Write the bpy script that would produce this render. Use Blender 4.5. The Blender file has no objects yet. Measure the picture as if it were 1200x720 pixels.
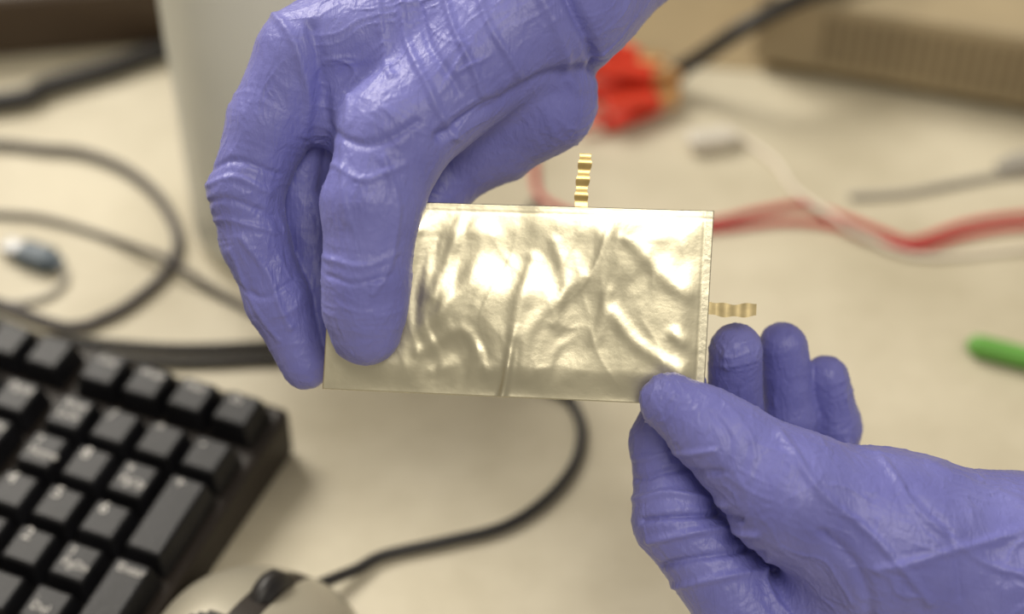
import bpy, bmesh, math
import numpy as np
from mathutils import Vector, Matrix, Euler

S = bpy.context.scene
TZ = 0.75            # desk height
try:
    S.view_settings.view_transform = 'Standard'
except Exception:
    pass

# ------------------------------------------------------------------ helpers
def new_mat(name, col, rough=0.5, metal=0.0, var=0.12, vscale=20.0, bump=0.0, bscale=200.0,
            spec=0.5, extra=None, detail=4.0):
    m = bpy.data.materials.new(name); m.use_nodes = True
    nt = m.node_tree; b = nt.nodes['Principled BSDF']
    tc = nt.nodes.new('ShaderNodeTexCoord')
    n = nt.nodes.new('ShaderNodeTexNoise'); n.inputs['Scale'].default_value = vscale
    n.inputs['Detail'].default_value = detail
    nt.links.new(tc.outputs['Object'], n.inputs['Vector'])
    r = nt.nodes.new('ShaderNodeValToRGB')
    r.color_ramp.elements[0].position = 0.3; r.color_ramp.elements[1].position = 0.7
    c0 = [max(0, c*(1-var)) for c in col]; c1 = [min(1, c*(1+var)) for c in col]
    r.color_ramp.elements[0].color = (*c0, 1); r.color_ramp.elements[1].color = (*c1, 1)
    nt.links.new(n.outputs['Fac'], r.inputs['Fac'])
    nt.links.new(r.outputs['Color'], b.inputs['Base Color'])
    b.inputs['Roughness'].default_value = rough
    b.inputs['Metallic'].default_value = metal
    b.inputs['Specular IOR Level'].default_value = spec
    if bump > 0:
        n2 = nt.nodes.new('ShaderNodeTexNoise'); n2.inputs['Scale'].default_value = bscale
        n2.inputs['Detail'].default_value = 5
        nt.links.new(tc.outputs['Object'], n2.inputs['Vector'])
        bp = nt.nodes.new('ShaderNodeBump'); bp.inputs['Strength'].default_value = bump
        bp.inputs['Distance'].default_value = 0.001
        nt.links.new(n2.outputs['Fac'], bp.inputs['Height'])
        nt.links.new(bp.outputs['Normal'], b.inputs['Normal'])
    return m

def link(o):
    S.collection.objects.link(o); return o

def mesh_obj(name, V, F, mats, parent=None, smooth=True, mi=None):
    me = bpy.data.meshes.new(name)
    me.from_pydata([tuple(v) for v in V], [], [tuple(f) for f in F])
    for m in (mats if isinstance(mats, (list, tuple)) else [mats]):
        me.materials.append(m)
    if mi is not None:
        me.polygons.foreach_set('material_index', mi)
    me.polygons.foreach_set('use_smooth', [smooth]*len(me.polygons))
    me.update()
    o = link(bpy.data.objects.new(name, me))
    if parent: o.parent = parent
    return o

def bm_obj(name, bm, mats, parent=None, smooth=False):
    me = bpy.data.meshes.new(name); bm.normal_update(); bm.to_mesh(me); bm.free()
    for m in (mats if isinstance(mats, (list, tuple)) else [mats]):
        me.materials.append(m)
    if smooth:
        for p in me.polygons: p.use_smooth = True
    o = link(bpy.data.objects.new(name, me))
    if parent: o.parent = parent
    return o

def add_box(bm, c, s, rot=None, mi=0, bev=0.0, taper=None, seg=2):
    """box centred c with size s; taper = (tx,ty) scale for top"""
    vs = []
    for z in (-.5, .5):
        for x, y in ((-.5, -.5), (.5, -.5), (.5, .5), (-.5, .5)):
            k = taper if (taper and z > 0) else (1, 1)
            v = Vector((x*s[0]*k[0], y*s[1]*k[1], z*s[2]))
            if rot: v = rot @ v
            vs.append(bm.verts.new(v + Vector(c)))
    fs = []
    for idx in ((3, 2, 1, 0), (4, 5, 6, 7), (0, 1, 5, 4), (1, 2, 6, 5), (2, 3, 7, 6), (3, 0, 4, 7)):
        f = bm.faces.new([vs[i] for i in idx]); f.material_index = mi; fs.append(f)
    if bev > 0:
        es = list({e for f in fs for e in f.edges})
        bmesh.ops.bevel(bm, geom=es, offset=bev, segments=seg, affect='EDGES', profile=0.5, material=mi)
    return vs

def catmull(P, n=8):
    P = [np.array(p, float) for p in P]
    Q = [2*P[0]-P[1]] + P + [2*P[-1]-P[-2]]
    out = []
    for i in range(1, len(Q)-2):
        for j in range(n):
            t = j/n
            out.append(.5*((2*Q[i])+(-Q[i-1]+Q[i+1])*t+(2*Q[i-1]-5*Q[i]+4*Q[i+1]-Q[i+2])*t*t+(-Q[i-1]+3*Q[i]-3*Q[i+1]+Q[i+2])*t**3))
    out.append(P[-1]); return np.array(out)

def tube_geo(P, R, seg=12, flat=1.0, cap=True):
    P = np.array(P); n = len(P)
    R = np.ones(n)*R if np.isscalar(R) else np.array(R)
    T = np.gradient(P, axis=0); T /= np.linalg.norm(T, axis=1)[:, None]+1e-12
    up = np.array([0, 0, 1.0])
    V = []; F = []
    for i in range(n):
        a = np.cross(T[i], up)
        if np.linalg.norm(a) < 1e-3: a = np.array([1.0, 0, 0])
        a /= np.linalg.norm(a); b = np.cross(a, T[i])
        for j in range(seg):
            w = 2*math.pi*j/seg
            V.append(P[i]+R[i]*(a*math.cos(w)+b*flat*math.sin(w)))
    for i in range(n-1):
        for j in range(seg):
            k = (j+1) % seg
            F.append((i*seg+j, i*seg+k, (i+1)*seg+k, (i+1)*seg+j))
    if cap:
        F.append(tuple(range(seg))[::-1]); F.append(tuple((n-1)*seg+j for j in range(seg)))
    return V, F

def tube(name, P, R, mat, parent=None, seg=12, n=8, flat=1.0):
    Q = catmull(P, n)
    if not np.isscalar(R):
        R = np.interp(np.linspace(0, 1, len(Q)), np.linspace(0, 1, len(R)), R)
    V, F = tube_geo(Q, R, seg, flat)
    o = mesh_obj(name, V, F, mat, parent)
    m = o.data
    bm = bmesh.new(); bm.from_mesh(m); bmesh.ops.recalc_face_normals(bm, faces=bm.faces); bm.to_mesh(m); bm.free()
    return o

def cable(name, pts, r, mat, parent=None):
    return tube(name, [(p[0], p[1], TZ+r+(p[2] if len(p) > 2 else 0)) for p in pts], r, mat, parent)

def empty(name, loc=(0, 0, 0), rot=(0, 0, 0)):
    e = bpy.data.objects.new(name, None); e.empty_display_size = 0.02
    e.location = loc; e.rotation_euler = rot
    return link(e)

# ------------------------------------------------------------------ vector noise
def _h(ix, iy, iz, seed):
    n = (ix*73856093) ^ (iy*19349663) ^ (iz*83492791) ^ (seed*2654435)
    n = (n ^ (n >> 13))*1274126177
    n = n & 0x7fffffff
    n = (n ^ (n >> 16)) & 0xffff
    return n/32767.5-1.0
def vnoise(P, seed=0):
    i = np.floor(P).astype(np.int64); f = P-i; f = f*f*f*(f*(f*6-15)+10)
    x, y, z = i[:, 0], i[:, 1], i[:, 2]; r = 0
    for dx in (0, 1):
        for dy in (0, 1):
            for dz in (0, 1):
                w = (f[:, 0] if dx else 1-f[:, 0])*(f[:, 1] if dy else 1-f[:, 1])*(f[:, 2] if dz else 1-f[:, 2])
                r = r+w*_h(x+dx, y+dy, z+dz, seed)
    return r

# ------------------------------------------------------------------ implicit hand
def cap_d(P, a, b):
    a4 = np.array(a, np.float32); b4 = np.array(b, np.float32)
    A = a4[:3]; D = b4[:3]-A; L = float(D@D)+1e-9
    X = P[..., 0]-A[0]; Y = P[..., 1]-A[1]; Z = P[..., 2]-A[2]
    t = np.clip((X*D[0]+Y*D[1]+Z*D[2])/L, 0, 1)
    return np.sqrt((X-t*D[0])**2+(Y-t*D[1])**2+(Z-t*D[2])**2)-(a4[3]+t*(b4[3]-a4[3]))
def smin(a, b, k):
    h = np.maximum(k-np.abs(a-b), 0)/k
    return np.minimum(a, b)-h*h*k*.25

def hand_sdf(P, palm, fingers):
    d = None
    for a, b in palm:
        c = cap_d(P, a, b); d = c if d is None else smin(d, c, 9.0)
    fd = None
    for ch, k in fingers:
        f = None
        for a, b in zip(ch[:-1], ch[1:]):
            c = cap_d(P, a, b); f = c if f is None else smin(f, c, 2.5)
        f2 = smin(d, f, k)
        fd = f2 if fd is None else smin(fd, f2, 0.8)
    return fd

def surface_nets(F, o, h):
    Sg = F < 0
    def sl(a, dx, dy, dz):
        return a[dx:a.shape[0]-1+dx, dy:a.shape[1]-1+dy, dz:a.shape[2]-1+dz]
    offs = [(x, y, z) for x in (0, 1) for y in (0, 1) for z in (0, 1)]
    c = sum(sl(Sg, *q).astype(np.int8) for q in offs)
    mask = (c > 0) & (c < 8)
    I = np.argwhere(mask); n = len(I)
    idm = -np.ones(mask.shape, np.int64); idm[mask] = np.arange(n)
    acc = np.zeros((n, 3)); cnt = np.zeros(n)
    val = {q: F[I[:, 0]+q[0], I[:, 1]+q[1], I[:, 2]+q[2]] for q in offs}
    for q in offs:
        for ax in range(3):
            if q[ax] == 0:
                p = list(q); p[ax] = 1; p = tuple(p)
                va, vb = val[q], val[p]; m = (va < 0) != (vb < 0)
                t = va[m]/(va[m]-vb[m])
                pos = np.tile(np.array(q, float), (m.sum(), 1)); pos[:, ax] += t
                acc[m] += pos; cnt[m] += 1
    V = (I+acc/cnt[:, None])*h+np.array(o)
    faces = []
    for ax in range(3):
        a1, a2 = (ax+1) % 3, (ax+2) % 3
        s0 = [slice(None)]*3; s1 = [slice(None)]*3
        s0[ax] = slice(0, -1); s1[ax] = slice(1, None)
        E = np.argwhere(Sg[tuple(s0)] != Sg[tuple(s1)])
        ok = (E[:, a1] > 0) & (E[:, a2] > 0) & (E[:, a1] < F.shape[a1]-1) & (E[:, a2] < F.shape[a2]-1)
        E = E[ok]
        ins = Sg[E[:, 0], E[:, 1], E[:, 2]]
        def cell(d1, d2):
            G = E.copy(); G[:, a1] += d1; G[:, a2] += d2
            return idm[G[:, 0], G[:, 1], G[:, 2]]
        q = np.stack([cell(-1, -1), cell(0, -1), cell(0, 0), cell(-1, 0)], 1)
        q[~ins] = q[~ins][:, ::-1]
        faces.append(q)
    return V, np.concatenate(faces)

def subdivide(V, Q):
    n = len(V); m = len(Q)
    E = np.concatenate([Q[:, [i, (i+1) % 4]] for i in range(4)])
    Es = np.sort(E, 1); key = Es[:, 0]*n+Es[:, 1]
    uk, inv = np.unique(key, return_inverse=True)
    inv = inv.reshape(-1)
    em = (V[uk//n]+V[uk % n])/2
    fc = V[Q].mean(1)
    V2 = np.concatenate([V, em, fc])
    e = [n+inv[i*m:(i+1)*m] for i in range(4)]; c = n+len(uk)+np.arange(m)
    Q2 = np.concatenate([np.stack([Q[:, i], e[i], c, e[(i-1) % 4]], 1) for i in range(4)])
    return V2, Q2

def poly_dist(XY, pts):
    pts = catmull([np.array([p[0], p[1], 0.0]) for p in pts], 5)[:, :2] if len(pts) > 2 else np.array(pts, float)
    d = np.full(len(XY), 1e9)
    for a, b in zip(pts[:-1], pts[1:]):
        D = b-a; L = D@D
        t = np.clip(((XY-a)@D)/L, 0, 1)
        d = np.minimum(d, np.linalg.norm(XY-a-t[:, None]*D, axis=1))
    return d

def build_hand(name, palm, fingers, folds, lo, hi, mat, seed=1, h=1.0):
    ax = [np.arange(lo[i], hi[i], h, dtype=np.float32) for i in range(3)]
    G = np.stack(np.meshgrid(*ax, indexing='ij'), -1)
    F = hand_sdf(G, palm, fingers)
    V, Q = surface_nets(F, lo, h)
    del G, F
    V, Q = subdivide(V, Q)
    def grad(V):
        N = np.zeros_like(V)
        for i in range(3):
            e = np.zeros(3); e[i] = .7
            N[:, i] = hand_sdf(V+e, palm, fingers)-hand_sdf(V-e, palm, fingers)
        return N/(np.linalg.norm(N, axis=1)[:, None]+1e-9)
    N = grad(V)
    V = V-N*hand_sdf(V, palm, fingers)[:, None]*.9
    prims = [(a, b, 'l') for a, b in palm]
    for ch, k in fingers:
        for a, b in zip(ch[:-1], ch[1:]): prims.append((a, b, 't'))
    D = np.stack([cap_d(V, a, b) for a, b, _ in prims], 1)
    W = np.exp(-(D-D.min(1)[:, None])/1.5); W /= W.sum(1)[:, None]
    disp = np.zeros(len(V))
    wv = np.stack([vnoise(V/13.0, seed+5), vnoise(V/13.0, seed+6), vnoise(V/13.0, seed+7)], 1)*3.0
    patch = np.clip(.5+1.1*vnoise(V/13.0, seed+31), 0.08, 1)
    patch2 = np.clip(.5+1.1*vnoise(V/16.0, seed+33), 0.05, 1)
    for i, (a, b, md) in enumerate(prims):
        m = W[:, i] > 0.02
        if not m.any(): continue
        A = np.array(a[:3], float); Bv = np.array(b[:3], float); U = (Bv-A); L = np.linalg.norm(U); U /= L
        P = V[m]+wv[m]-A; par = P@U; perp = P-par[:, None]*U
        def ridged(sp, sq, sd, pw):
            n = vnoise(perp*sp+np.outer(par*sq, U)+i*3.7, sd); return (1-np.abs(n)*1.3).clip(0, 1)**pw
        if md == 't':
            tt = np.clip(par/L, 0, 1)
            joint = np.minimum(np.exp(-(tt*L/7)**2)+np.exp(-((1-tt)*L/7)**2), 1)
            dd = (.25+.75*joint)*patch[m]*(.50*ridged(.055, .20, seed, 5)+.34*ridged(.09, .42, seed+1, 6))
            dd += patch2[m]*(.38*ridged(.20, .035, seed+2, 7)+.20*ridged(.40, .06, seed+3, 6))
            dd += .14*ridged(.18, .55, seed+4, 4)*(1.1-patch[m])
        else:
            dd = patch[m]*(.75*ridged(.11, .018, seed, 9)+.45*ridged(.25, .035, seed+1, 7))
            dd += patch2[m]*(.30*ridged(.04, .11, seed+2, 8)+.12*ridged(.30, .12, seed+3, 5))
            dd += .17*ridged(.50, .07, seed+4, 4)*(1.1-patch[m])
        disp[m] += W[m, i]*dd
    disp -= .35
    disp += .10*vnoise(V/8.0, seed+20)
    front = np.clip(N[:, 2]*1.5+.5, 0, 1)
    for pts, w, amp in folds:
        d = poly_dist(V[:, :2]+wv[:, :2]*.3, pts); disp += 1.1*amp*np.exp(-(d/(w*.85))**2)*front
    V = V+N*disp[:, None]
    o = mesh_obj(name, V*.001, Q.tolist(), mat)
    return o

# ------------------------------------------------------------------ materials
def glove_material():
    m = bpy.data.materials.new('nitrile_glove'); m.use_nodes = True
    nt = m.node_tree; b = nt.nodes['Principled BSDF']
    tc = nt.nodes.new('ShaderNodeTexCoord')
    n = nt.nodes.new('ShaderNodeTexNoise'); n.inputs['Scale'].default_value = 45; n.inputs['Detail'].default_value = 3
    r = nt.nodes.new('ShaderNodeValToRGB')
    r.color_ramp.elements[0].position = .3; r.color_ramp.elements[0].color = (.165, .168, .50, 1)
    r.color_ramp.elements[1].position = .72; r.color_ramp.elements[1].color = (.225, .230, .61, 1)
    nt.links.new(tc.outputs['Object'], n.inputs['Vector']); nt.links.new(n.outputs['Fac'], r.inputs['Fac'])
    nt.links.new(r.outputs['Color'], b.inputs['Base Color'])
    b.inputs['Roughness'].default_value = .42; b.inputs['Specular IOR Level'].default_value = .5
    b.inputs['Sheen Weight'].default_value = .10; b.inputs['Sheen Roughness'].default_value = .4
    mp = nt.nodes.new('ShaderNodeMapping'); mp.inputs['Scale'].default_value = (1, .35, 1); mp.inputs['Rotation'].default_value = (0, 0, .5)
    n1 = nt.nodes.new('ShaderNodeTexNoise'); n1.inputs['Scale'].default_value = 330; n1.inputs['Detail'].default_value = 3
    n1.inputs['Distortion'].default_value = 1.2
    n2 = nt.nodes.new('ShaderNodeTexNoise'); n2.inputs['Scale'].default_value = 1600; n2.inputs['Detail'].default_value = 2
    nt.links.new(tc.outputs['Object'], mp.inputs['Vector']); nt.links.new(mp.outputs['Vector'], n1.inputs['Vector'])
    nt.links.new(tc.outputs['Object'], n2.inputs['Vector'])
    b1 = nt.nodes.new('ShaderNodeBump'); b1.inputs['Strength'].default_value = .5; b1.inputs['Distance'].default_value = .0010
    b2 = nt.nodes.new('ShaderNodeBump'); b2.inputs['Strength'].default_value = .25; b2.inputs['Distance'].default_value = .0003
    nt.links.new(n1.outputs['Fac'], b1.inputs['Height']); nt.links.new(n2.outputs['Fac'], b2.inputs['Height'])
    nt.links.new(b1.outputs['Normal'], b2.inputs['Normal']); nt.links.new(b2.outputs['Normal'], b.inputs['Normal'])
    return m
GLOVE = glove_material()
COAT = new_mat('lab_coat_cloth', (.55, .55, .53), .9, bump=.3, bscale=900)
FOIL = new_mat('laminated_foil', (.70, .65, .48), .30, 1.0, var=.05, vscale=60, bump=.06, bscale=350)
SEAL = new_mat('foil_seal', (.64, .60, .46), .36, 1.0, var=.05, vscale=60, bump=.1, bscale=600)
GOLD = new_mat('gold_tab', (.80, .58, .24), .28, 1.0, var=.1, vscale=200)
NICK = new_mat('nickel_tab', (.60, .49, .27), .3, 1.0, var=.15, vscale=300)
KBODY = new_mat('keyboard_shell', (.020, .014, .010), .5, var=.2, bump=.1, bscale=900, spec=.4)
KKEY = new_mat('keycap_plastic', (.009, .009, .011), .42, var=.35, vscale=60, bump=.15, bscale=700, spec=.28)
KLEG = new_mat('key_legend', (.60, .58, .55), .6)
BLACK = new_mat('black_rubber', (.018, .016, .016), .45)
DKCAB = new_mat('dark_grey_rubber', (.06, .052, .052), .5)
GREYC = new_mat('grey_cable', (.36, .34, .30), .5)
WHITEC = new_mat('white_wire', (.75, .68, .58), .5)
RED = new_mat('red_wire_pvc', (.55, .045, .05), .4)
REDP = new_mat('red_plastic', (.75, .05, .02), .35)
ORAN = new_mat('brass', (.85, .50, .22), .3, .8)
GREEN = new_mat('green_plastic', (.13, .36, .06), .45)
SILV = new_mat('mouse_silver_paint', (.42, .39, .31), .38, .35, var=.06)
TAN = new_mat('tan_enclosure_paint', (.36, .29, .18), .6, bump=.1)
TAND = new_mat('tan_grille_dark', (.22, .175, .105), .7)
BROWN = new_mat('brown_plastic', (.06, .038, .022), .5)
CUP = new_mat('frosted_plastic', (.80, .81, .75), .3, var=.05, vscale=15)
BLUEP = new_mat('slate_plastic', (.06, .09, .12), .4)
CLEAR = new_mat('milky_plastic', (.66, .62, .54), .3)
WALL = new_mat('wall_paint', (.62, .56, .45), .9, bump=.1)
FLOORM = new_mat('floor_vinyl', (.35, .32, .27), .5, vscale=5)
METAL = new_mat('leg_metal', (.3, .3, .3), .4, .8)
DARKTAN = new_mat('desk_darkening_tan', (.36, .28, .16), .8, var=.12, vscale=12)  # tan for the added sheet that darkens the far desk

def desk_material():
    m = bpy.data.materials.new('desk_laminate'); m.use_nodes = True
    nt = m.node_tree; b = nt.nodes['Principled BSDF']
    tc = nt.nodes.new('ShaderNodeTexCoord')
    n = nt.nodes.new('ShaderNodeTexNoise'); n.inputs['Scale'].default_value = 9; n.inputs['Detail'].default_value = 6
    n.inputs['Roughness'].default_value = .6
    r = nt.nodes.new('ShaderNodeValToRGB')
    r.color_ramp.elements[0].position = .34; r.color_ramp.elements[0].color = (.45, .400, .285, 1)
    r.color_ramp.elements[1].position = .64; r.color_ramp.elements[1].color = (.63, .575, .44, 1)
    nt.links.new(tc.outputs['Object'], n.inputs['Vector']); nt.links.new(n.outputs['Fac'], r.inputs['Fac'])
    nt.links.new(r.outputs['Color'], b.inputs['Base Color'])
    b.inputs['Roughness'].default_value = .55
    n2 = nt.nodes.new('ShaderNodeTexNoise'); n2.inputs['Scale'].default_value = 300
    nt.links.new(tc.outputs['Object'], n2.inputs['Vector'])
    bp = nt.nodes.new('ShaderNodeBump'); bp.inputs['Strength'].default_value = .2; bp.inputs['Distance'].default_value = .0006
    nt.links.new(n2.outputs['Fac'], bp.inputs['Height']); nt.links.new(bp.outputs['Normal'], b.inputs['Normal'])
    return m
DESK = desk_material()

# ------------------------------------------------------------------ room + desk
bm = bmesh.new(); add_box(bm, (0, .6, -.05), (5, 5, .1)); bm_obj('floor', bm, FLOORM)
bm = bmesh.new(); add_box(bm, (0, 3.15, 1.3), (5, .1, 2.6)); bm_obj('wall_back', bm, WALL)
bm = bmesh.new(); add_box(bm, (-2.55, .6, 1.3), (.1, 5, 2.6)); bm_obj('wall_left', bm, WALL)
bm = bmesh.new()
add_box(bm, (0, .62, TZ-.015), (1.9, 1.1, .03), mi=0, bev=.003)
for x in (-.88, .88):
    for y in (.12, 1.12):
        add_box(bm, (x, y, (TZ-.03)/2), (.045, .045, TZ-.03), mi=1, bev=.002)
add_box(bm, (0, 1.12, TZ-.06), (1.72, .02, .06), mi=1)
add_box(bm, (0, .12, TZ-.06), (1.72, .02, .06), mi=1)
bm_obj('desk', bm, [DESK, METAL])

# ------------------------------------------------------------------ work frame (tilted towards the viewer by 48 deg)
ORG = Vector((0, .3716, .8954)); ROT = (math.radians(48), 0, 0)
def place(o):
    o.location = ORG; o.rotation_euler = ROT; return o

# ---- hand gripping from above
A_palm = [
    ((14, 92, -6, 22), (-60, 75, -3, 14.5)),
    ((14, 95, -12, 22), (-48, 84, -14, 15)),
    ((10, 90, -20, 20), (-25, 78, -26, 15)),
    ((9, 80, -12, 14), (10, 62, -13, 12.5)),
    ((2, 82, 2, 18), (-33, 50, 10, 15.5)),
    ((-60, 60, -6, 10), (-40, 52, 0, 11)),
    ((8, 66, -16, 13), (-14, 54, -18, 12)),
    ((24, 108, -20, 26), (84, 170, -40, 31)),
]
A_f = [
    ([(-33, 50, 11, 16), (-40, 29, 14.5, 14.2), (-41.5, 8, 13.2, 12.6), (-42, 0, 12, 12.0), (-42, -6.5, 10.4, 10.6)], 5),
    ([(-62, 72, -2, 14.5), (-71, 54, -2, 12.8), (-78.5, 34, -2, 10.9), (-76, 20, -4, 10), (-69.5, 2, -6, 9.6), (-61.5, -16.5, -8.6, 8.0)], 4),
    ([(-48, 78, -16, 14), (-64, 38, -20, 11), (-59, 10, -17, 9.4), (-50, -8, -9.5, 8)], 4),
    ([(-28, 76, -28, 14), (-42, 42, -38, 10.5), (-40, 18, -32, 9), (-34, 2, -10, 8)], 4),
    ([(12, 60, -13, 12), (-3, 50, -20, 11.5), (-18, 41.5, -22, 10.4), (-28, 26, -13, 8.8)], 8),
]
A_folds = [
    ([(-32, 92), (-30, 75), (-22, 58), (-16, 48)], 1.5, 1.0),
    ([(-27, 92), (-24, 75), (-15, 60)], 1.5, -.7),
    ([(-20, 92), (-16, 78), (-9, 60)], 1.4, 1.0),
    ([(-38, 92), (-38, 78), (-34, 66)], 1.4, .8),
    ([(-10, 90), (-6, 78), (2, 66)], 1.4, .8),
    ([(-57, 80), (-54, 66), (-55, 48), (-56, 36)], 2.5, -1.5),
    ([(-70, 86), (-62, 74), (-58, 62), (-60, 50)], 1.6, .8),
    ([(10, 97), (15, 89), (20, 80), (26, 70)], 2.2, -2.6),
    ([(4, 92), (10, 84), (15, 74), (19, 64)], 2.0, .9),
    ([(-54, 52), (-46, 46), (-36, 46), (-26, 52)], 1.4, -.7),
    ([(-52, 40), (-42, 36), (-30, 40)], 1.3, .5),
    ([(-52, 9), (-44, 7), (-34, 9)], 1.0, -.5),
    ([(-53, 14), (-42, 12), (-32, 15)], 1.1, .4),
    ([(-36, 42), (-32, 28), (-34, 12), (-38, 4)], 1.2, .7),
    ([(-46, 60), (-48, 40), (-46, 24)], 1.3, .6),
    ([(-91, 40), (-80, 42), (-68, 38)], 1.1, -.7),
    ([(-91, 36), (-80, 37), (-70, 33)], 1.1, .6),
    ([(-91, 31), (-80, 31), (-70, 27)], 1.1, -.6),
    ([(-90, 26), (-80, 25), (-69, 22)], 1.1, .5),
    ([(-82, 7), (-72, 3), (-64, 8)], 1.0, -.5),
    ([(-78, 20), (-70, 8), (-64, -6)], 1.2, .6),
    ([(-82, 16), (-76, 2), (-68, -10)], 1.0, .5),
    ([(26, 70), (8, 65), (-8, 56), (-20, 48)], 1.9, -1.9),
]
handA = place(build_hand('gloved_hand', A_palm, A_f, A_folds, (-100, -32, -78), (116, 177, 40), GLOVE, seed=3))
tube('sleeve', [(.070, .155, -.035), (.10, .192, -.048), (.17, .27, -.07), (.25, .35, -.10)], [.037, .040, .044, .05], COAT, handA, seg=32)

# ---- hand gripping from the right
B_palm = [
    ((60, -38, 13, 12), (80, -54, 14, 17)),
    ((80, -54, 14, 17), (108, -68, 7, 25)),
    ((108, -68, 6, 25), (150, -82, -3, 31)),
    ((150, -82, -3, 31), (215, -94, -10, 33)),
    ((108, -86, -5, 24), (76, -97, -2, 14)),
    ((112, -80, -18, 24), (88, -84, -24, 13)),
]
B_f = [
    ([(45.5, -27.5, 9.8, 9.0), (54, -33, 12, 10.8), (63, -40, 13.5, 12.6)], 5),
    ([(74, -97, 1, 14), (47.5, -62, 0, 12), (45, -40, -8.5, 9.8), (50, -24, -9.6, 8.4)], 3),
    ([(80, -88, -16, 13), (64, -62, -30, 10.5), (68, -36, -22, 9.2), (67.2, -13.5, -12, 8.3)], 2),
    ([(90, -82, -24, 13), (83, -56, -38, 10), (87, -34, -32, 8.8), (83.2, -12.5, -24, 7.9)], 2),
    ([(105, -78, -30, 12), (98, -55, -42, 9), (101.5, -38, -36, 8.0), (97.2, -22, -29, 7.2)], 2),
]
B_folds = [
    ([(75, -36), (84, -50), (100, -64), (115, -82)], 1.5, .9),
    ([(100, -72), (125, -66), (150, -60)], 1.5, .8),
    ([(118, -44), (135, -52), (155, -62)], 1.5, .8),
    ([(104, -42), (112, -56), (130, -70), (150, -78)], 1.4, .7),
    ([(85, -62), (95, -72), (100, -88)], 1.7, -.9),
    ([(110, -50), (120, -62), (124, -80)], 1.5, -.6),
    ([(56, -30), (60, -36), (60, -46)], 1.1, -.5),
    ([(60, -27), (66, -36), (66, -48)], 1.1, .4),
    ([(36, -44), (46, -42), (56, -40)], 1.1, .8),
    ([(37, -50), (46, -47), (58, -46)], 1.2, -1.0),
    ([(36, -56), (48, -53), (60, -56)], 1.3, 1.2),
    ([(38, -62), (50, -60), (64, -60)], 1.2, -1.4),
    ([(40, -68), (52, -65), (68, -64)], 1.3, 1.3),
    ([(43, -75), (55, -72), (70, -70)], 1.2, -1.3),
    ([(46, -82), (58, -78), (74, -76)], 1.3, 1.1),
    ([(72, -72), (74, -82), (82, -92)], 1.3, .8),
]
handB = place(build_hand('gloved_hand', B_palm, B_f, B_folds, (28, -136, -75), (255, 2, 45), GLOVE, seed=11))
tube('sleeve', [(.20, -.092, -.008), (.25, -.092, -.008), (.34, -.078, -.004), (.45, -.06, 0)], [.038, .040, .043, .047], COAT, handB, seg=32)

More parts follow.
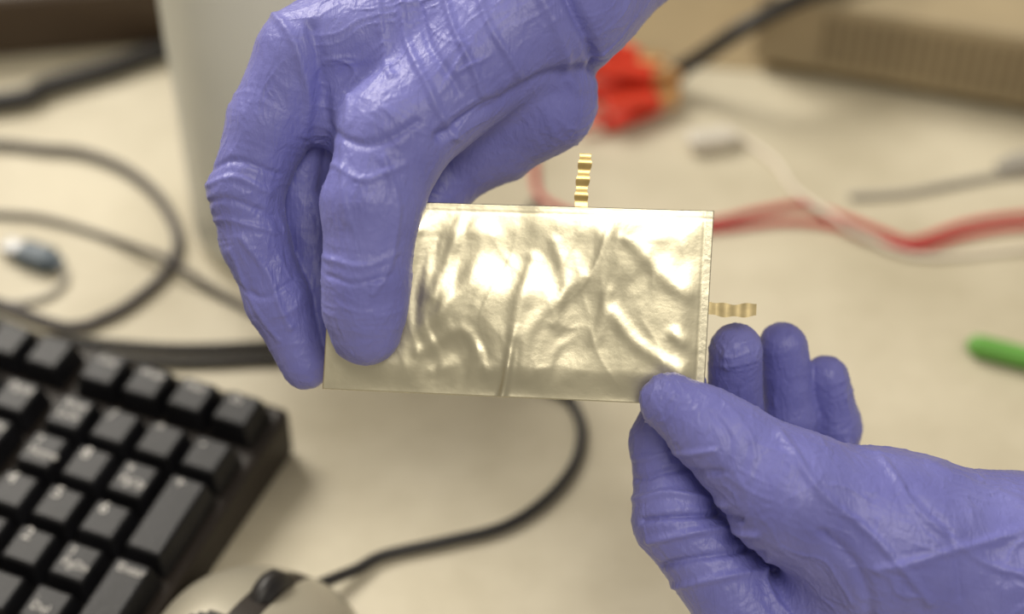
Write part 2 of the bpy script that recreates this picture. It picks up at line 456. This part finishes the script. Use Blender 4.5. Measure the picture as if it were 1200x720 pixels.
# ---- foil pouch
def pouch():
    c = dict(bl=(-55.5, -24), br=(56, -29), tr=(59.2, 28.2), tl=(-52, 31.5))
    nx, ny = 300, 160
    s, t = np.meshgrid(np.linspace(0, 1, nx), np.linspace(0, 1, ny), indexing='ij')
    s = s.ravel(); t = t.ravel()
    X = (1-s)*(1-t)*c['bl'][0]+s*(1-t)*c['br'][0]+s*t*c['tr'][0]+(1-s)*t*c['tl'][0]
    Y = (1-s)*(1-t)*c['bl'][1]+s*(1-t)*c['br'][1]+s*t*c['tr'][1]+(1-s)*t*c['tl'][1]
    P = np.stack([X, Y, 0*X], 1)
    ex = np.minimum(s, 1-s)*113; ey = np.minimum(t, 1-t)*57
    m = np.clip((np.minimum(ex, ey)-.4)/9, 0, 1); m = m*m*(3-2*m)
    w = np.stack([vnoise(P/18, 31), vnoise(P/18, 32)], 1)*5
    def rot(a, sx, sy):
        ca, sa = math.cos(a), math.sin(a); x = X+w[:, 0]; y = Y+w[:, 1]
        return np.stack([(x*ca+y*sa)/sx, (-x*sa+y*ca)/sy, 0*x], 1)
    H = .80*vnoise(P/18, 1)+.14*(1-np.abs(vnoise(rot(1.15, 26, 9), 2)))**2+.12*(1-np.abs(vnoise(rot(1.9, 22, 8), 3)))**2
    H += .13*vnoise(rot(1.25, 12, 4.5), 4)+.018*vnoise(P/3.5, 6)
    near = np.exp(-((X+18)/16)**2)
    H += .22*near*vnoise(rot(1.35, 10, 3.2), 8)
    XY = np.stack([X, Y], 1)+w*.25
    for pts, wd, a in [([(6, 14), (4, 4), (1, -8)], 2.2, .30), ([(-26, -6), (-12, 8), (-6, 20)], 2.4, .25),
                       ([(-28, -12), (-14, -6), (-8, -18)], 2.0, .28), ([(-22, 4), (-16, 18), (-14, 26)], 1.8, .26),
                       ([(3, -20), (4, -10), (9, -2), (20, 10)], 2.2, .25), ([(35, 20), (46, 8), (52, 4)], 2.6, .38),
                       ([(48, -8), (54, -12)], 2, .4), ([(-24, -18), (-10, -12)], 2, .25), ([(12, 20), (15, 8), (12, -4)], 1.8, .2),
                       ([(18, -22), (26, -8), (28, 4)], 2.6, .25), ([(52, -20), (38, -12), (30, -2)], 2.2, .3)]:
        H += a*np.exp(-(poly_dist(XY, pts)/wd)**2)
    # fold that runs out through the lower seal, fading upwards
    ds = poly_dist(XY, [(1, -6), (-1, -15), (-2.6, -27)]); fade = np.clip((-4-Y)/14, 0, 1)
    spike = .75*np.exp(-(ds/1.3)**2)*fade
    er = (1-s)*113
    rim = -np.exp(-((er-2.6)/.45)**2)*.07-np.exp(-(((1-t)*57-2.4)/.4)**2)*.05
    zf = .42+m*(.9+H)*.8+rim+.14*vnoise(P/10, 12)+spike
    zb = -.30-m*.25
    zf = np.maximum(zf, .15)
    V = np.concatenate([np.stack([X, Y, zf], 1), np.stack([X, Y, zb], 1)])*.001
    F = []; MI = []; N = nx*ny
    for i in range(nx-1):
        for j in range(ny-1):
            a, b, d, e = i*ny+j, (i+1)*ny+j, (i+1)*ny+j+1, i*ny+j+1
            k = 1 if er[a] < 2.4 else 0
            F.append((a, b, d, e)); MI.append(k); F.append((a+N, e+N, d+N, b+N)); MI.append(k)
    for i in range(nx-1):
        a, b = i*ny, (i+1)*ny; F.append((a, a+N, b+N, b)); MI.append(1)
        a, b = i*ny+ny-1, (i+1)*ny+ny-1; F.append((a, b, b+N, a+N)); MI.append(1)
    for j in range(ny-1):
        a, b = j, j+1; F.append((a, b, b+N, a+N)); MI.append(1)
        a, b = (nx-1)*ny+j, (nx-1)*ny+j+1; F.append((a, a+N, b+N, b)); MI.append(1)
    return mesh_obj('foil_pouch_cell', V, F, [FOIL, SEAL], mi=MI)
pch = place(pouch())

def tab(name, mat, p0, p1, wid, seed, amp, waves):
    p0 = np.array(p0, float); p1 = np.array(p1, float); U = p1-p0; L = np.linalg.norm(U); U /= L; N = np.array([-U[1], U[0]])
    n = 60; V = []; F = []
    for i in range(n+1):
        t = i/n
        k = min(1, max(0, (t-.12)*6))
        z = amp*math.sin(t*2*math.pi*waves)*k
        w = wid*(1+.12*math.sin(t*2*math.pi*waves+1)*k)
        c = p0+U*L*t+N*.35*math.sin(t*5+seed)
        for sgn, dz in ((-.5, .15), (.5, .15), (.5, -.15), (-.5, -.15)):
            q = c+N*w*sgn; V.append((q[0]*.001, q[1]*.001, (z+dz)*.001))
    for i in range(n):
        for j in range(4):
            k = (j+1) % 4; F.append((i*4+j, i*4+k, i*4+4+k, i*4+4+j))
    F.append((3, 2, 1, 0)); F.append(tuple(n*4+j for j in range(4)))
    o = mesh_obj(name, V, F, mat, pch, smooth=False)
    bm = bmesh.new(); bm.from_mesh(o.data); bmesh.ops.recalc_face_normals(bm, faces=bm.faces); bm.to_mesh(o.data); bm.free()
    return o
tab('tab_top', GOLD, (20.4, 27), (21.2, 45), 3.7, 0, .22, 3.8)
tab('tab_side', NICK, (55, -.3), (71.6, -1), 3.8, 2, .16, 2.6)

# ------------------------------------------------------------------ keyboard
def keyboard():
    U = .01905
    e = empty('computer_keyboard')
    W, Dp = .4416, .150; hr, hf = .024, .012
    tilt = math.atan((hr-hf)/Dp)
    bm = bmesh.new()
    def prof(x):
        return [(x, -Dp, 0), (x, 0, 0), (x, 0, hr), (x, -Dp, hf)]
    A = [bm.verts.new(p) for p in prof(-W)]; B = [bm.verts.new(p) for p in prof(0)]
    bm.faces.new(A); bm.faces.new(B[::-1])
    for i in range(4):
        j = (i+1) % 4; bm.faces.new((A[j], A[i], B[i], B[j]))
    bmesh.ops.recalc_face_normals(bm, faces=bm.faces)
    bmesh.ops.bevel(bm, geom=list(bm.edges), offset=.003, segments=3, affect='EDGES', profile=.5)
    bm_obj('shell', bm, KBODY, e)
    keys = []
    def row(x0, y, ws, labs=None):
        x = x0
        for i, w in enumerate(ws):
            keys.append((x+w/2, y, w, 1, labs[i] if labs else '')); x += w
    g = .25
    y0 = 0.5
    row(0, y0, [1]); row(2, y0, [1]*4); row(6.5, y0, [1]*4); row(11, y0, [1]*4)
    nx = 15+g; px = nx+3+g
    row(nx, y0, [1]*3); row(px, y0, [1]*4, ['Calc', 'Web', 'Mail', 'Zz'])
    r1 = y0+1.22
    row(0, r1, [1]*13+[2], list('`1234567890-=')+['<-']); row(0, r1+1, [1.5]+[1]*12+[1.5], ['Tab']+list('QWERTYUIOP[]')+['\\'])
    row(0, r1+2, [1.75]+[1]*11+[2.25], ['Caps']+list("ASDFGHJKL;'")+['Enter']); row(0, r1+3, [2.25]+[1]*10+[2.75], ['Shift']+list('ZXCVBNM,./')+['Shift'])
    row(0, r1+4, [1.25, 1.25, 1.25, 6.25, 1.25, 1.25, 1.25, 1.25])
    row(nx, r1, [1]*3, ['Ins', 'Home', 'PgUp']); row(nx, r1+1, [1]*3, ['Del', 'End', 'PgDn']); row(nx+1, r1+3, [1], ['^']); row(nx, r1+4, [1]*3, ['<', 'v', '>'])
    row(px, r1, [1]*4, ['Num\nLock', '/', '*', '-']); row(px, r1+1, [1]*3, ['7\nHome', '8', '9\nPgUp']); row(px, r1+2, [1]*3, ['4', '5', '6'])
    row(px, r1+3, [1]*3, ['1\nEnd', '2', '3\nPgDn']); row(px, r1+4, [2, 1], ['0\nIns', '.\nDel'])
    keys.append((px+3.5, r1+1.5, 1, 2, '+')); keys.append((px+3.5, r1+3.5, 1, 2, 'Enter'))
    bm = bmesh.new()
    R = Matrix.Rotation(tilt, 4, 'X')
    base = Vector((-W+.009, -.005, hr))
    kh = .0095
    places = []
    for cx, cy, w, h, lab in keys:
        g0 = .0005; hw = w*U/2-g0; hh = h*U/2-g0
        tw = hw-.0024; th = hh-.0021
        off = .0006
        vs = []
        for (a, b2, z, oy) in ((hw, hh, -.001, 0), (tw, th, kh, off)):
            for sx, sy in ((-1, -1), (1, -1), (1, 1), (-1, 1)):
                v = Vector((cx*U+sx*a, -cy*U+sy*b2+oy, z)); vs.append(bm.verts.new(R @ v+base))
        for idx in ((3, 2, 1, 0), (4, 5, 6, 7), (0, 1, 5, 4), (1, 2, 6, 5), (2, 3, 7, 6), (3, 0, 4, 7)):
            bm.faces.new([vs[i] for i in idx])
        places.append((cx*U-tw+.0022, -cy*U+th-.0050+off, lab))
    bmesh.ops.bevel(bm, geom=list(bm.edges), offset=.0009, segments=2, affect='EDGES', profile=.5)
    bm_obj('keycaps', bm, KKEY, e, smooth=False)
    Vs = []; Fs = []
    for x, y, lab in places:
        if not lab: continue
        cu = bpy.data.curves.new('t', 'FONT'); cu.body = lab; cu.size = .0070 if len(lab) == 1 else .0048; cu.resolution_u = 2
        ob = bpy.data.objects.new('t', cu); S.collection.objects.link(ob)
        dg = bpy.context.evaluated_depsgraph_get()
        me = bpy.data.meshes.new_from_object(ob.evaluated_get(dg))
        k = len(Vs)
        for v in me.vertices:
            Vs.append(tuple(R @ Vector((x+v.co.x, y+v.co.y, kh+.00012))+base))
        for p in me.polygons: Fs.append(tuple(k+i for i in p.vertices))
        bpy.data.objects.remove(ob); bpy.data.curves.remove(cu); bpy.data.meshes.remove(me)
    mesh_obj('legends', Vs, Fs, KLEG, e, smooth=False)
    e.location = (-.083, .450, TZ); e.rotation_euler = (0, 0, math.radians(-22))
    return e
keyboard()

# ------------------------------------------------------------------ mouse
def mouse():
    e = empty('computer_mouse', (-.092, .333, TZ), (0, 0, -math.radians(26)))
    L = .108; n = 60; m = 40; V = []; F = []; MI = []
    def w(s): return .034*(max(0, 1-abs(2*s-1)**2.6))**.5*(1-.10*math.cos((s-.15)*5))
    def h(s): return .036*(max(0, 1-abs(2*s**.85-1)**2.4))**.6+.001
    for i in range(n+1):
        s = .002+.996*i/n
        for j in range(m+1):
            a = math.pi*j/m; c = math.cos(a); q = math.sin(a)
            x = w(s)*math.copysign(abs(c)**.8, c); z = h(s)*abs(q)**.75
            V.append((x, (s-.5)*L, z+.001))
    for i in range(n):
        for j in range(m):
            a = i*(m+1)+j; F.append((a, a+m+1, a+m+2, a+1))
            s = (i+.5)/n; c = abs(math.cos(math.pi*(j+.5)/m))
            k = 0
            if s < .58 and c < .75*(1-(max(0, s-.30)/.29)**2)**.5: k = 1
            if s >= .5 and c < .07: k = 1
            if c > .95: k = 1
            MI.append(k)
    F.append(tuple(i*(m+1) for i in range(n+1))+tuple(i*(m+1)+m for i in range(n, -1, -1))); MI.append(1)
    o = mesh_obj('body', V, F, [SILV, KBODY], e, mi=MI)
    bm = bmesh.new(); bm.from_mesh(o.data); bmesh.ops.recalc_face_normals(bm, faces=bm.faces); bm.to_mesh(o.data); bm.free()
    bm = bmesh.new()
    bmesh.ops.create_cone(bm, cap_ends=True, segments=32, radius1=.0105, radius2=.0105, depth=.0075,
                          matrix=Matrix.Translation((0, .026, .0275)) @ Matrix.Rotation(math.pi/2, 4, 'Y'))
    bmesh.ops.bevel(bm, geom=[ed for ed in bm.edges if len(ed.link_faces) == 2 and ed.calc_face_angle(0) > 1], offset=.0015, segments=2, affect='EDGES')
    bm_obj('scroll_wheel', bm, BLACK, e, smooth=True)
mouse()
cable('mouse_cable', [(-.071, .377, .006), (-.062, .3845, .003), (-.055, .390, .001), (-.0462, .397), (-.0248, .4033), (-.0031, .4106), (.0127, .4239), (.0234, .4409),
                      (.0271, .4588), (.0242, .4729), (.0186, .4796), (0, .488), (-.0346, .4976), (-.0694, .500), (-.1007, .499), (-.1383, .4975),
                      (-.173, .503), (-.20, .515), (-.26, .547), (-.34, .577)], .0021, BLACK)
cable('keyboard_cable', [(-.2, .5065, .005), (-.18, .510), (-.1383, .5055), (-.1007, .507), (-.0694, .510), (-.03, .52), (0, .55), (.01, .6)], .0022, BLACK)
cable('power_cable', [(-.34, .63), (-.28, .646), (-.24, .644), (-.2192, .6405), (-.1986, .637), (-.1766, .624), (-.1576, .602), (-.146, .575), (-.1482, .5525),
                      (-.1605, .532), (-.1707, .523), (-.1775, .519), (-.19, .520), (-.23, .540)], .0024, DKCAB)
cable('signal_cable', [(-.32, .60), (-.2286, .593), (-.205, .5888), (-.180, .578), (-.160, .565, .003), (-.1472, .556, .005), (-.1187, .536, .0), (-.091, .520), (-.05, .53), (-.01, .57)], .0016, DKCAB)
cable('extension_cable', [(-.36, .66), (-.2468, .6747), (-.2257, .688), (-.199, .703), (-.176, .718), (-.131, .74), (-.05, .76), (.02, .83)], .0050, BLACK)

# ---- little connector with grey lead
e = empty('usb_connector', (-.2048, .561, TZ), (0, 0, math.radians(-25)))
bm = bmesh.new(); add_box(bm, (0, 0, .004), (.017, .011, .008), bev=.0015); add_box(bm, (-.012, 0, .004), (.009, .008, .005), mi=1, bev=.0005)
add_box(bm, (.0105, 0, .004), (.005, .006, .005), bev=.001)
bm_obj('plug', bm, [BLUEP, METAL], e)
cable('grey_lead', [(-.1935, .5555, .002), (-.1905, .550), (-.192, .5435), (-.1965, .538), (-.203, .535), (-.2125, .534), (-.235, .54)], .0014, GREYC)

# ---- frosted jar
def lathe(name, prof, mat, seg=64, parent=None):
    V = []; F = []
    for r, z in prof:
        for j in range(seg):
            a = 2*math.pi*j/seg; V.append((r*math.cos(a), r*math.sin(a), z))
    for i in range(len(prof)-1):
        for j in range(seg):
            k = (j+1) % seg; F.append((i*seg+j, i*seg+k, (i+1)*seg+k, (i+1)*seg+j))
    F.append(tuple(range(seg))[::-1]); F.append(tuple((len(prof)-1)*seg+j for j in range(seg)))
    return mesh_obj(name, V, F, mat, parent)
cup = lathe('plastic_jar', [(.036, 0), (.0405, .0015), (.0415, .006), (.0415, .09), (.0415, .15), (.0415, .153), (.044, .154), (.0445, .158), (.044, .162), (.041, .162), (.040, .155),
                            (.040, .02), (.036, .004)], CUP)
cup.location = (-.099, .589, TZ)

# ------------------------------------------------------------------ right side clutter
def clip(name, loc, rz, sc=1.0):
    e = empty(name, (loc[0], loc[1], TZ), (0, 0, rz)); e.scale = (sc,)*3
    bm = bmesh.new()
    for sg in (1, -1):
        R = Matrix.Rotation(sg*.16, 3, 'Y')
        add_box(bm, (-.006, 0, .0075+sg*.0042), (.030, .009, .0042), rot=R, bev=.0014)
        R2 = Matrix.Rotation(-sg*.10, 3, 'Y')
        add_box(bm, (.013, 0, .0075+sg*.0022), (.012, .006, .0022), rot=R2, mi=1, bev=.0006)
        for k in range(4):
            add_box(bm, (.009+k*.0025, 0, .0075+sg*.0008), (.0012, .005, .0014), mi=1)
    bm_obj('jaws', bm, [REDP, ORAN], e)
    tube('strain_relief', [(-.019, 0, .0075), (-.028, 0, .006), (-.034, 0, .004)], [.0034, .0026, .0016], REDP, e)
clip('alligator_clip', (.052, .706), math.radians(-20), 1.25)
clip('alligator_clip', (.057, .687), math.radians(2), 1.3)
clip('alligator_clip', (.062, .668), math.radians(24), 1.0)
cable('red_wire', [(.010, .70), (.004, .67), (.0099, .6335), (.0135, .605), (.0379, .5888), (.068, .585), (.091, .5888), (.1108, .5959), (.1304, .5997), (.1483, .591),
                   (.1654, .5794), (.176, .575), (.2007, .5867), (.2286, .593), (.30, .60)], .0015, RED)
cable('red_wire', [(.00, .56), (.03, .575), (.06, .58), (.091, .5828), (.12, .588), (.142, .585), (.160, .574), (.178, .570), (.2007, .579), (.2286, .585), (.30, .588)], .0015, RED)
cable('white_wire', [(.10, .66), (.1208, .6335), (.128, .6113), (.1404, .5888, .004), (.1536, .5763, .002), (.18, .564), (.24, .572)], .0013, WHITEC)
cable('grey_wire', [(.1524, .606), (.1768, .6085), (.202, .6155), (.2273, .622), (.29, .63)], .0016, GREYC)
bm = bmesh.new(); add_box(bm, (0, 0, .004), (.020, .011, .008), bev=.002); add_box(bm, (.012, 0, .004), (.006, .006, .005), bev=.001)
o = bm_obj('wire_splice_connector', bm, CLEAR); o.location = (.092, .645, TZ); o.rotation_euler = (0, 0, .2)
bm = bmesh.new(); add_box(bm, (0, 0, .0035), (.018, .009, .007), bev=.0015); add_box(bm, (-.011, 0, .0035), (.006, .006, .004), bev=.001)
o = bm_obj('terminal_block', bm, GREYC); o.location = (.236, .6285, TZ+.0001); o.rotation_euler = (0, 0, .3)

# bench instrument
e = empty('bench_instrument', (.118, .708, TZ+.0015), (0, 0, math.radians(-18)))
bm = bmesh.new()
add_box(bm, (.17, .11, .024), (.34, .22, .040), mi=0, bev=.004)
for k in range(34):
    add_box(bm, (.035+k*.0055, -.0004, .024), (.0025, .0016, .024), mi=1)
for fx in (.02, .32):
    for fy in (.02, .2):
        add_box(bm, (fx, fy, .002), (.016, .016, .004), mi=1)
add_box(bm, (.27, -.001, .024), (.08, .003, .026), mi=1, bev=.001)
bm_obj('case', bm, [TAN, TAND], e)
cable('black_lead', [(.03, .73), (.07, .695), (.085, .690, .012), (.112, .685, .038), (.15, .704, .0465), (.2, .73, .0465), (.27, .76, .0465)], .0042, BLACK)
bm = bmesh.new(); add_box(bm, (0, 0, .0005), (.36, .26, .001), mi=0)  # added flat sheet, there only to darken the desk around the instrument
o = bm_obj('desk_darkening_sheet', bm, DARKTAN); o.location = (.225, .825, TZ); o.rotation_euler = (0, 0, math.radians(-8))

# power adapter upper left
bm = bmesh.new(); add_box(bm, (0, 0, .018), (.19, .12, .036), bev=.006, seg=3); add_box(bm, (0, 0, .037), (.10, .05, .001), mi=1, bev=.0003)
o = bm_obj('power_adapter', bm, [BROWN, KBODY]); o.location = (-.275, .775, TZ); o.rotation_euler = (0, 0, .16)

# green marker
e = empty('green_marker', (.186, .5055, TZ+.0048), (0, 0, math.radians(-22)))
prof = [(-.001, .0012), (0, .0030), (.002, .0042), (.005, .0046), (.038, .0046), (.0385, .0048), (.12, .0048), (.124, .0040), (.125, .002)]
V, F = tube_geo([(x, 0, 0) for x, r in prof], [r for x, r in prof], 24)
mesh_obj('barrel', V, F, GREEN, e)

# ------------------------------------------------------------------ lights
def area(name, loc, target, size, power, col):
    l = bpy.data.lights.new(name, 'AREA'); l.shape = 'RECTANGLE'; l.size = size[0]; l.size_y = size[1]; l.energy = power; l.color = col
    o = link(bpy.data.objects.new(name, l)); o.location = loc
    o.rotation_euler = (Vector(target)-Vector(loc)).to_track_quat('-Z', 'Y').to_euler(); return o
area('window_light', (-1.0, 1.6, 2.3), (0, .5, .8), (1.0, .8), 44, (1, .94, .84))
area('pouch_sheen_light', (.45, -.5, 2.5), (0, .4, .8), (1.0, .6), 15, (1, .93, .81))  # added unseen lamp behind the camera, gives the pouch its bright sheen
w = bpy.data.worlds.new('world'); S.world = w; w.use_nodes = True
w.node_tree.nodes['Background'].inputs['Color'].default_value = (1, .92, .78, 1)
w.node_tree.nodes['Background'].inputs['Strength'].default_value = .34

# ------------------------------------------------------------------ camera
cam = bpy.data.cameras.new('camera'); co = link(bpy.data.objects.new('camera', cam))
co.location = (0, 0, 1.23); co.rotation_euler = (math.radians(48), 0, 0)
cam.lens = 60; cam.sensor_width = 36; cam.clip_start = .01
cam.dof.use_dof = True; cam.dof.focus_distance = .495; cam.dof.aperture_fstop = 4.0
S.camera = co
